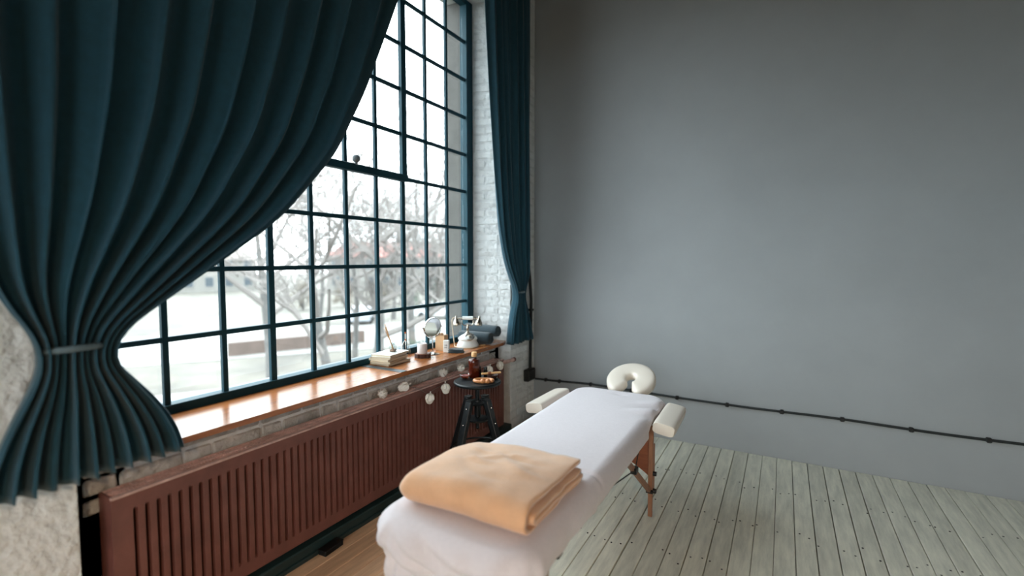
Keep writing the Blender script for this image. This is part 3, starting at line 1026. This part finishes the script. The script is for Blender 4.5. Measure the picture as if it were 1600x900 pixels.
# reed diffuser
t = thing('reed_diffuser', 'square glass reed diffuser with thin sticks on the books', 'diffuser', (-2.446, 2.596, z + .0005), R(12))
MB().box((0, 0, .024), (.046, .046, .048), bev=.006).build('glass_bottle', M_clear, t)
MB().box((0, 0, .010), (.038, .038, .016), bev=.003).build('petals', mat('dried_petals', (150, 104, 76), .8, var=(120, .5)), t)
MB().lathe([(.013, .048), (.013, .056), (.017, .058), (.017, .063), (.0115, .063), (.0115, .05)], n=20, cap=False).build('neck', M_clear, t, True)
for k in range(5):
    dx, dy = -.030 - .006 * k, -.052 + .016 * k
    MB().tube([(.010 - .002 * k, .008 - .003 * k, .006), (dx * 1.2, dy * 1.1, .176 + .012 * ((k * 2) % 4))], .0019, 6).build('reed', M_reed, t)
# scalp massager
t = thing('scalp_massager', 'wire scalp massager with a copper ringed handle by the window', 'massager', (-2.50, 2.790, ZS))
MB().tube([(0, 0, .128), (0, 0, .186)], .0042, 10).build('handle', M_white, t, True)
for zz in (.128, .182):
    MB().tube([(0, 0, zz - .004), (0, 0, zz + .007)], .0056, 10).build('ring', M_copper, t, True)
for k in range(8):
    a = 2 * math.pi * k / 8
    pts = bez([(0, 0, .126), (.016 * math.cos(a), .016 * math.sin(a), .110), (.031 * math.cos(a), .031 * math.sin(a), .065), (.036 * math.cos(a), .036 * math.sin(a), .004)], 5)
    wr_ = MB().tube(pts, .0011, 5).build('wire', M_chrome, t, True)
    MB().ball((.036 * math.cos(a), .036 * math.sin(a), .0035), .003, 8, 6).build('bead', M_copper, wr_, True)
# wood slice and candle
t = thing('wood_slice', 'round bark edged wood slice under the candle', 'wood slice', (-2.37, 2.838, ZS))
sl = MB(); pts = [(.060 + .003 * math.sin(k * 1.9) + .002 * math.sin(k * 3.1)) for k in range(28)]
sl.prism([(p * math.cos(2 * math.pi * k / 28), p * math.sin(2 * math.pi * k / 28)) for k, p in enumerate(pts)], 0, .030)
sl.build('bark', M_bark, t)
MB().lathe([(.0, .0), (.054, .0), (.054, .0012), (0, .0012)], (0, 0, .0298), 28, cap=False).build('cut_face', M_endgrain, t)
t = thing('candle', 'white pillar candle on the wood slice', 'candle', (-2.376, 2.836, ZS + .0312))
MB().lathe([(.0, .0), (.036, .0), (.0375, .006), (.037, .066), (.035, .073), (.030, .075), (.022, .068), (.010, .064), (.0, .064)], n=32, cap=False).build('wax', M_wax, t, True)
MB().tube([(0, 0, .062), (.001, 0, .074)], .0012, 6).build('wick', M_blackp, t)
# round mirror
RV = Vector((math.cos(R(29.3)), math.sin(R(29.3)), 0)); FVv = Vector((-math.sin(R(29.3)), math.cos(R(29.3)), 0))
mc = Vector((-2.385, 2.972, ZS))
t = thing('table_mirror', 'round chrome tilting mirror standing on the sill', 'mirror', tuple(mc))
MB().lathe([(.0, .0), (.052, .0), (.054, .003), (.050, .007), (.018, .011), (.008, .016), (.0, .016)], n=36, cap=False).build('base', M_chrome, t, True)
MB().tube([(0, 0, .012), (0, 0, .128)], .0042, 12).build('stem', M_chrome, t, True)
nrm = (-FVv * .74 + RV * .67).normalized()
side = Vector((0, 0, 1)).cross(nrm).normalized()
MC = Vector((0, 0, .212))
yk = [tuple(MC + side * (.083 * math.sin(a)) - Vector((0, 0, .083 * math.cos(a)))) for a in [R(-90 + 180 * k / 20) for k in range(21)]]
MB().tube(yk, .0036, 8).build('yoke', M_chrome, t, True)
tilt = Matrix.Rotation(R(10), 3, side)
nt_ = tilt @ nrm
q = Vector((0, 0, 1)).rotation_difference(nt_)
for s in (-1, 1):
    MB().tube([tuple(MC + side * s * .076), tuple(MC + side * s * .089)], .005, 8).build('pivot', M_chrome, t, True)
rim = MB().lathe([(.0, -.009), (.070, -.009), (.0775, -.006), (.079, 0), (.0775, .006), (.074, .008), (.072, .006), (.0, .006)], n=48, cap=False).build('rim', M_chrome, t, True, tuple(MC))
rim.rotation_mode = 'QUATERNION'; rim.rotation_quaternion = q
gl = MB().lathe([(.0, .0), (.0725, .0), (.0725, .0015), (.0, .0015)], n=48, cap=False).build('mirror_glass', M_mirror, rim, False, (0, 0, .0062))
# kraft box with small bar on top
t = thing('kraft_box', 'tall kraft cardboard box behind the white packet', 'box', (-2.425, 3.14, ZS), R(8))
MB().box((0, 0, .062), (.084, .062, .124), bev=.0015).build('carton', M_kraft, t)
MB().box((0, 0, .1245), (.085, .063, .002)).build('lid_flap', mat('kraft_dark', (160, 124, 92), .8), t)
t = thing('soap_bar', 'small tan wooden bar lying on the kraft box', 'bar', (-2.425, 3.128, ZS + .126), R(35))
MB().box((0, 0, .008), (.044, .020, .016), bev=.004).build('bar', M_kraft, t, True)
t2 = MB().box((0, 0, .008), (.008, .0212, .0172), bev=.002).build('string_band', M_cream, t)
t = thing('paper_packet', 'white paper packet with dark handwriting beside the kraft box', 'packet', (-2.335, 3.085, ZS), R(18))
MB().box((0, 0, .048), (.046, .030, .096), bev=.003).build('packet', M_paperw, t)
sc_ = MB()
for (zz, ph) in ((.058, 0), (.040, 1.2)):
    sc_.tube([(-.013 + .00045 * k + .0022 * math.sin(k * .9 + ph), -.0154, zz + .0045 * math.sin(k * .45 + ph) * (1 - .4 * math.sin(k * .13))) for k in range(58)], .0007, 5)
sc_.build('script_mark', M_ink, t)
# folded cloth
def cloth():
    mb = MB()
    for li, (w_, d_, h_) in enumerate(((.125, .088, .012), (.118, .082, .012), (.112, .080, .010))):
        nx_, ny_ = 16, 12
        P = []
        for i in range(nx_):
            for k in range(20):
                a = 2 * math.pi * k / 20
                x = -w_ / 2 + w_ * i / (nx_ - 1)
                e = (1 - abs(2 * i / (nx_ - 1) - 1) ** 6) ** .5 * .9 + .1
                ca, sa = math.cos(a), math.sin(a)
                yy = d_ / 2 * math.copysign(abs(ca) ** .45, ca) * (.85 + .15 * e)
                zz = h_ / 2 * math.copysign(abs(sa) ** .7, sa) * e + h_ / 2 + li * .0105
                zz += .004 * noise.noise((x * 20, yy * 20, li * .3)) * (1 if li else .2)
                P.append((x + .005 * noise.noise((yy * 20, li, 3)), yy, max(.0005, zz)))
        f = [(i * 20 + k, i * 20 + (k + 1) % 20, (i + 1) * 20 + (k + 1) % 20, (i + 1) * 20 + k) for i in range(nx_ - 1) for k in range(20)]
        f += [tuple(range(20))[::-1], tuple(range((nx_ - 1) * 20, nx_ * 20))]
        mb.add(P, f)
    return mb.build('folded_cloth', M_towel2, None, 'all', (-2.262, 3.115, ZS), (0, 0, R(30)))
tag(cloth(), 'small dark slate cloth folded in front of the telephone', 'cloth')

# vintage telephone
t = thing('telephone', 'white vintage telephone with nickel handset on the sill', 'telephone', (-2.335, 3.385, ZS), R(29.3))
MB().lathe([(.0, .0), (.092, .0), (.096, .004), (.094, .012), (.088, .026), (.080, .040), (.074, .052), (.078, .060), (.082, .068), (.078, .078), (.060, .092), (.036, .104), (.026, .110), (.0, .110)], n=48, cap=False).build('base', M_white, t, True)
dm = Matrix.Rotation(R(38), 4, 'X'); dm.translation = (.020, -.052, .090)
dl = MB().lathe([(.0, -.008), (.040, -.008), (.042, 0), (.040, .004), (.014, .005), (.0, .007)], n=36, M=dm, cap=False).build('dial', M_nickel, t, True)
for k in range(10):
    a = R(-50 + 29 * k)
    MB().lathe([(.0058, .0), (.0058, .002)], (.029 * math.cos(a), .029 * math.sin(a), .0042), 10, dm).build('finger_hole', M_ink, dl)
MB().lathe([(.026, .0), (.022, .010), (.012, .018), (.010, .045), (.014, .052), (.010, .060), (.008, .085)], (0, 0, .106), 20).build('cradle_post', M_nickel, t, True)
ck = MB()
ck.tube(bez([(-.048, 0, .228), (-.046, 0, .195), (-.028, 0, .180), (0, 0, .182), (.028, 0, .180), (.046, 0, .195), (.048, 0, .228)], 5), .0042, 8)
for s in (-1, 1):
    ck.tube([(s * .048, -.016, .232), (s * .048, 0, .226), (s * .048, .016, .232)], .004, 8)
ck.build('cradle', M_nickel, t, True)
hs = MB().tube([(-.045, 0, .242), (.045, 0, .242)], .016, 14).build('handset', M_white, t, True)
MB().tube([(-.095, 0, .238), (-.07, 0, .241), (-.045, 0, .242)], .0065, 10).build('handset_neck', M_nickel, hs, True)
MB().tube([(.095, 0, .238), (.07, 0, .241), (.045, 0, .242)], .0065, 10).build('handset_neck', M_nickel, hs, True)
for s in (-1, 1):
    Mx = Matrix.Rotation(R(8 * s), 4, 'Y'); Mx.translation = (s * .098, 0, .238)
    MB().lathe([(.0, .026), (.006, .024), (.009, .014), (.011, .0), (.020, -.012), (.030, -.034), (.034, -.048), (.033, -.056), (.026, -.060), (.0, -.060)], n=24, M=Mx, cap=False).build('earpiece' if s > 0 else 'mouthpiece', M_nickel, hs, True)
cdp = bez([(-.102, 0, .245), (-.128, -.006, .240), (-.132, -.01, .19), (-.122, -.01, .09), (-.112, -.02, .02), (-.10, -.04, .004), (-.03, -.105, .004), (.03, -.112, .004), (.06, -.085, .004), (.088, -.03, .006)], 6)
MB().tube(cdp, .0035, 6).build('cord', M_cream, t, True)
# stick next to the phone
t = thing('incense_stick', 'thin pale wooden stick lying in front of the telephone', 'stick', (-2.262, 3.418, ZS + .0045), math.atan2(.155, .092))
MB().beam((-.075, 0, 0), (.075, 0, .001), .007, .012, side=(0, 0, 1), bev=.002).build('stick', M_lightwood, t)

# towel rolls
def roll(p, L, r, rz, label):
    t = thing('rolled_towel', label, 'towel', p, rz, group='rolled towels on the sill')
    ns = 26
    P = []
    for i in range(ns):
        x = -L + L * i / (ns - 1)
        e = min(1, (1 - abs(2 * i / (ns - 1) - 1)) / .10)
        e = .90 + .10 * math.sqrt(1 - (1 - e) ** 2)
        for k in range(32):
            a = 2 * math.pi * k / 32
            rr_ = r * e * (1 + .03 * noise.noise((x * 12, math.cos(a) * 1.5, math.sin(a) * 1.5)))
            P.append((x, rr_ * math.cos(a), rr_ * math.sin(a) * .97))
    f = [(i * 32 + k, i * 32 + (k + 1) % 32, (i + 1) * 32 + (k + 1) % 32, (i + 1) * 32 + k) for i in range(ns - 1) for k in range(32)]
    f += [tuple(range(32))[::-1], tuple(range((ns - 1) * 32, ns * 32))]
    MB().add(P, f).build('roll', M_towel, t, True)
    # spiral end
    sp = []
    for k in range(90):
        a = k * .21
        q = r * .10 + r * .80 * k / 90
        sp.append((.001, q * math.cos(a), q * math.sin(a)))
    MB().tube(sp, .0034, 6).build('spiral_end', M_towel, t, True)
    return t
roll((-2.202, 3.540, ZS + .0545), .31, .054, R(3), 'lower rolled charcoal towel next to the telephone')
roll((-2.182, 3.632, ZS + .108), .36, .051, R(-4), 'upper rolled charcoal towel leaning on the white brick')

# ------------------------------------------------------------------ string of paper lanterns
sl_ = thing('string_lights', 'string of white folded paper lanterns draped over the radiator', 'string lights', (-2.22, 2.9, RZ1))
O = Vector(sl_.location)
lan = MB()
nn = 16
prof = [(.006, .031), (.013, .029), (.022, .017), (.0290, .001), (.0290, -.001), (.022, -.017), (.013, -.029), (.006, -.031)]
P = []
LS = 1.22
for (r, z_) in prof:
    for i in range(nn):
        a = 2 * math.pi * i / nn
        k = 1.0 if i % 2 else .87
        zz = z_ + (.0055 if i % 2 else -.0055) * (1 if r > .018 else 0)
        P.append((LS * r * k * math.cos(a), LS * r * k * math.sin(a), LS * zz))
f = [(j * nn + i, j * nn + (i + 1) % nn, (j + 1) * nn + (i + 1) % nn, (j + 1) * nn + i) for j in range(len(prof) - 1) for i in range(nn)]
f += [tuple(range(nn))[::-1], tuple(range((len(prof) - 1) * nn, len(prof) * nn))]
lan_me = MB().add(P, f).mesh('lantern', M_lantern)
cap_me = MB().tube([(0, 0, .042), (0, 0, .055)], .0045, 8).mesh('socket', M_paperw)
spots = [(-2.245, 2.280, RZ1 + .030, 75, 30), (-2.235, 2.468, RZ1 + .031, 70, 140), (-2.135, 2.623, .625, 12, 40), (-2.135, 2.807, .652, 8, 200),
         (-2.255, 2.935, RZ1 + .031, 65, 210), (-2.235, 3.140, RZ1 + .032, 80, 10), (-2.135, 3.402, .668, 14, 90), (-2.135, 3.587, .672, 10, 300)]
for (x, y, z_, tl, az) in spots:
    o = link('lantern', lan_me, sl_, tuple(Vector((x, y, z_)) - O), (R(tl), R(6), R(az)))
    link('socket', cap_me, o)
cpts = []
for i, (x, y, z_, tl, az) in enumerate(spots):
    cpts.append(Vector((x - .012, y, z_ + (.034 if tl < 30 else .012))))
    if i < len(spots) - 1:
        nx_ = spots[i + 1]
        if tl < 30 or nx_[3] < 30:
            low = (tl < 30 and nx_[3] < 30)
            cpts.append(Vector((-2.168, (y + nx_[1]) / 2, RZ1 - (.035 if low else -.006))))
        else:
            cpts.append(Vector((-2.24, (y + nx_[1]) / 2, RZ1 + .003)))
cpts.append(Vector((-2.20, 3.66, RZ1 + .004)))
cpts.append(Vector((-2.26, 3.55, ZS - .05)))
cpts.append(Vector((-2.158, 3.42, ZS - .01)))
cpts.append(Vector((-2.19, 3.40, ZS + .004)))
MB().tube(bez([p - O for p in cpts], 5), .0014, 5).build('cord', mat('grey_wire', (120, 118, 112), .5), sl_)

# ------------------------------------------------------------------ warm pendant lamp in the room behind the camera
lp = thing('pendant_lamp', 'black pendant lamp with a warm bulb', 'lamp', (1.2, -1.5, 2.35))
MB().tube([(0, 0, .30), (0, 0, ZC - 2.35)], .004, 6).build('cord', M_cable, lp)
MB().lathe([(.03, .30), (.05, .27), (.20, .05), (.21, .0), (.205, .0), (.19, .05), (.045, .26)], n=32, cap=False).build('shade', M_black, lp, True)
MB().ball((0, 0, .15), .04, 16, 10).build('bulb', M_bulb, lp, True)
ld = bpy.data.lights.new('pendant_light', 'POINT'); ld.energy = 120; ld.color = (1.0, .72, .48); ld.shadow_soft_size = .06
lo = bpy.data.objects.new('pendant_light', ld); col.objects.link(lo); lo.parent = lp; lo.location = (0, 0, .07)

# ------------------------------------------------------------------ outside
GZ = -4.2
M_ground = mat('winter_ground', (96, 92, 84), .95, var=(.3, 0), c2=(66, 63, 58))
M_path = mat('pale_paving', (122, 120, 117), .9, var=(.4, .2))
M_treebark = mat('tree_bark', (86, 84, 82), .95, var=(3, .3))
M_twig = mat('twig_bark', (114, 109, 106), .95)  # twig and trunk tones lightened to stand in for outdoor haze
M_bwall = mat('far_house_wall', (112, 110, 106), .9, var=(.3, .15))
M_roof = mat('red_roof_tiles', (134, 92, 86), .9, var=(.5, .2))
M_pane = mat('far_window_glass', (60, 68, 74), .2)
M_shrub = mat('shrub_twigs', (96, 88, 78), .95)
M_ever = mat('evergreen_leaf', (66, 78, 68), .9)
M_lowwall = mat('low_brick_wall', (92, 80, 74), .95, var=(2, .2))
def pol(a, D, z=GZ):
    return Vector((-D * math.sin(R(a)), D * math.cos(R(a)), z))
g = MB().box((-60, 55, GZ - .25), (220, 220, .5))
tag(g.build('ground', M_ground), 'brown winter ground outside the window', 'ground', kind='structure')
def strip(a0, D0, a1, D1, wd):
    p0, p1 = pol(a0, D0), pol(a1, D1)
    return MB().beam((p0.x, p0.y, GZ + .02), (p1.x, p1.y, GZ + .02), wd, .06, side=(-(p1 - p0).y, (p1 - p0).x, 0))
tag(strip(20, 46, 85, 44, 12).build('road', M_path), 'pale paved street seen between the trees', 'road', kind='structure')
tag(strip(20, 30, 85, 26, 3).build('footpath', M_path), 'pale footpath below the window', 'path', kind='structure')
lw = strip(46.5, 35, 60, 33, .35); lw.v = [(x, y, z + (.8 if z > GZ + .03 else 0)) for x, y, z in lw.v]
tag(lw.build('low_wall', M_lowwall), 'low reddish brick wall along the pale street', 'wall')

def tree(label, a, D, H, seed, lean=0.0, r0=.22):
    r = random.Random(seed)
    base = pol(a, D)
    root = thing('bare_tree', label, 'tree', tuple(base), 0, group='bare trees outside the window')
    tr, br = MB(), MB()
    cnt = [0]
    def grow(p, d, L, rad, lev):
        n = 4 if lev < 2 else 3
        pts, rs = [p.copy()], [rad]
        q = p.copy(); dd = d.copy()
        for k in range(n):
            dd = (dd + Vector((r.uniform(-1, 1), r.uniform(-1, 1), r.uniform(-.4, .7))) * (.16 + .05 * lev)).normalized()
            q = q + dd * (L / n)
            pts.append(q.copy()); rs.append(rad * (1 - .62 * (k + 1) / n))
        (tr if lev == 0 else br).tube([tuple(x) for x in pts], [max(.009, x) for x in rs], 6 if lev < 2 else 3, cap=False)
        cnt[0] += 1
        if lev >= 5 or cnt[0] > 1500:
            return
        nb = (6, 5, 5, 4, 3)[lev]
        for k in range(nb):
            t = r.uniform(.35 if lev == 0 else .2, 1.0)
            i = min(n - 1, int(t * n)); fr = t * n - i
            pp = pts[i].lerp(pts[i + 1], fr)
            ax = Vector((r.uniform(-1, 1), r.uniform(-1, 1), r.uniform(-.25, .8))).normalized()
            nd = (dd * .55 + ax * .85).normalized()
            if nd.z < -.1: nd.z = .05
            grow(pp, nd, L * r.uniform(.52, .72), max(.010, rad * (.50 - .2 * t + .1)), lev + 1)
    grow(Vector((0, 0, -.1)), Vector((lean, 0, 1)).normalized(), H * .55, r0, 0)
    tr.build('trunk', M_treebark, root)
    br.build('branches', M_twig, root)
    return root
tree('forked bare tree in the third pane column right of the curtain', 45.2, 20, 12.5, 11, .08, .26)
tree('bare tree behind the left end panes under the curtain', 50.0, 17, 11, 12, -.05, .2)
tree('thin bare tree left of the thick central bar', 47.6, 27, 13, 13, .1, .18)
tree('tall bare tree right of the thick central bar', 41.0, 30, 15, 14, 0, .26)
tree('bare tree seen through the panes above the mirror', 38.8, 24, 12, 15, -.1, .18)
tree('bare tree nearest the outer window jamb', 36.5, 33, 14, 16, 0, .2)
tree('distant bare tree before the red roof', 43.2, 48, 14, 17, 0, .24)
tree('far left bare tree hidden behind the swept curtain', 56.0, 22, 13, 18, 0, .24)
tree('distant bare tree at the left behind the low wall', 51.5, 40, 13, 19, .1, .22)

def shrub(label, a, D, r_, h, m, seed):
    r = random.Random(seed)
    root = thing('shrub', label, 'shrub', tuple(pol(a, D)), 0, group='shrubs along the street')
    mb = MB()
    for k in range(420):
        an = r.uniform(0, 6.28); el = r.uniform(.05, 1.4)
        L = r.uniform(.6, 1) 
        p = Vector((r_ * L * math.cos(an) * math.cos(el), r_ * L * math.sin(an) * math.cos(el), h * L * math.sin(el) + .1))
        q = p + Vector((r.uniform(-1, 1), r.uniform(-1, 1), r.uniform(-.3, 1))) * .4
        mb.tube([tuple(p), tuple(q)], [.05, .02], 3, cap=False)
    mb.build('twigs', m, root)
    sk = MB()
    for k in range(14):
        an = r.uniform(0, 6.28)
        sk.tube([(0, 0, 0), (r_ * .5 * math.cos(an), r_ * .5 * math.sin(an), h * .5), (r_ * .8 * math.cos(an + .2), r_ * .8 * math.sin(an + .2), h * .85)], [.06, .04, .02], 4, cap=False)
    sk.build('stems', M_treebark, root)
for i, (a, D, r_, h, m, lb) in enumerate(((48.5, 62, 1.6, 3.4, M_shrub, 'brown shrub beyond the street behind the left panes'), (44.6, 60, 1.6, 3.2, M_shrub, 'brown shrub beyond the street in the middle panes'),
                                   (41.4, 58, 1.3, 3.0, M_ever, 'dull green shrub right of the thick central bar'), (38.0, 63, 1.6, 3.4, M_ever, 'dull green shrub above the mirror panes'),
                                   (52.8, 60, 1.6, 3.4, M_shrub, 'brown shrub at the far left under the curtain'), (40.2, 26, 1.2, 1.2, M_ever, 'small green shrub behind the mirror'))):
    shrub(lb, a, D, r_, h, m, 40 + i)

def house(label, a, D, W, H, dep, rh, rzoff=0.0, roofm=M_roof, nw=8, nfl=2):
    p = pol(a, D)
    root = thing('house', label, 'building', tuple(p), R(a + rzoff))
    MB().box((0, dep / 2, H / 2), (W, dep, H)).build('wall', M_bwall, root)
    Mx = Matrix(((0, 1, 0, 0), (0, 0, 1, 0), (1, 0, 0, 0), (0, 0, 0, 1))).transposed()
    rf = MB()
    o_ = .5
    vs = [(-W / 2 - o_, -o_, H), (W / 2 + o_, -o_, H), (W / 2 + o_, dep + o_, H), (-W / 2 - o_, dep + o_, H), (-W / 2 + rh, dep / 2, H + rh), (W / 2 - rh, dep / 2, H + rh)]
    rf.add(vs, [(0, 1, 5, 4), (1, 2, 5), (2, 3, 4, 5), (3, 0, 4), (0, 3, 2, 1)])
    rfo = rf.build('roof', roofm, root)
    for cx_ in (-W * .2, W * .25):
        MB().box((cx_, dep * .4, H + rh * .9), (.8, .8, 1.6)).build('chimney', M_lowwall, rfo)
    fm = MB().box((0, 0, 0), (1.5, .12, 1.9)).mesh('window', M_path)
    pm = MB().box((0, 0, 0), (1.2, .14, 1.6)).mesh('pane', M_pane)
    for fl_ in range(nfl):
        for k in range(nw):
            x = -W / 2 + W * (k + .5) / nw
            wo = link('window', fm, root, (x, -.03, 1.8 + fl_ * 3.0))
            link('pane', pm, wo, (0, -.02, 0))
house('long grey house with a red tiled roof behind the bare trees', 42.2, 92, 26, 6.2, 10, 3.0, 0, M_roof, 9, 2)
house('grey house behind the left panes and shrubs', 64.0, 100, 24, 5.6, 10, 2.6, 0, mat('grey_roof_tiles', (104, 96, 92), .9, var=(.5, .2)), 8, 2)

def carx(label, a, D, c, rz):
    root = thing('parked_car', label, 'car', tuple(pol(a, D, GZ + .05)), R(rz))
    body = [(-2.1, .35), (2.1, .35), (2.15, .8), (1.3, .95), (.75, 1.45), (-1.2, 1.45), (-2.0, .95)]
    Mx = Matrix.Rotation(R(90), 4, 'X')
    MB().prism(body, -.85, .85, Mx).build('body', mat('car_paint', c, .3), root)
    MB().prism([(1.15, .98), (.70, 1.38), (-1.10, 1.38), (-1.75, .98)], -.87, .87, Mx).build('windows', M_pane, root)
    for x in (-1.3, 1.3):
        for yy in (-.86, .86):
            MB().tube([(x, yy - .1, .32), (x, yy + .1, .32)], .32, 14).build('wheel', M_blackp, root)
carx('white parked car on the pale street behind the right panes', 38.3, 48, (190, 192, 194), 30)
carx('grey parked car on the pale street behind the middle panes', 46.6, 46, (120, 124, 130), 130)
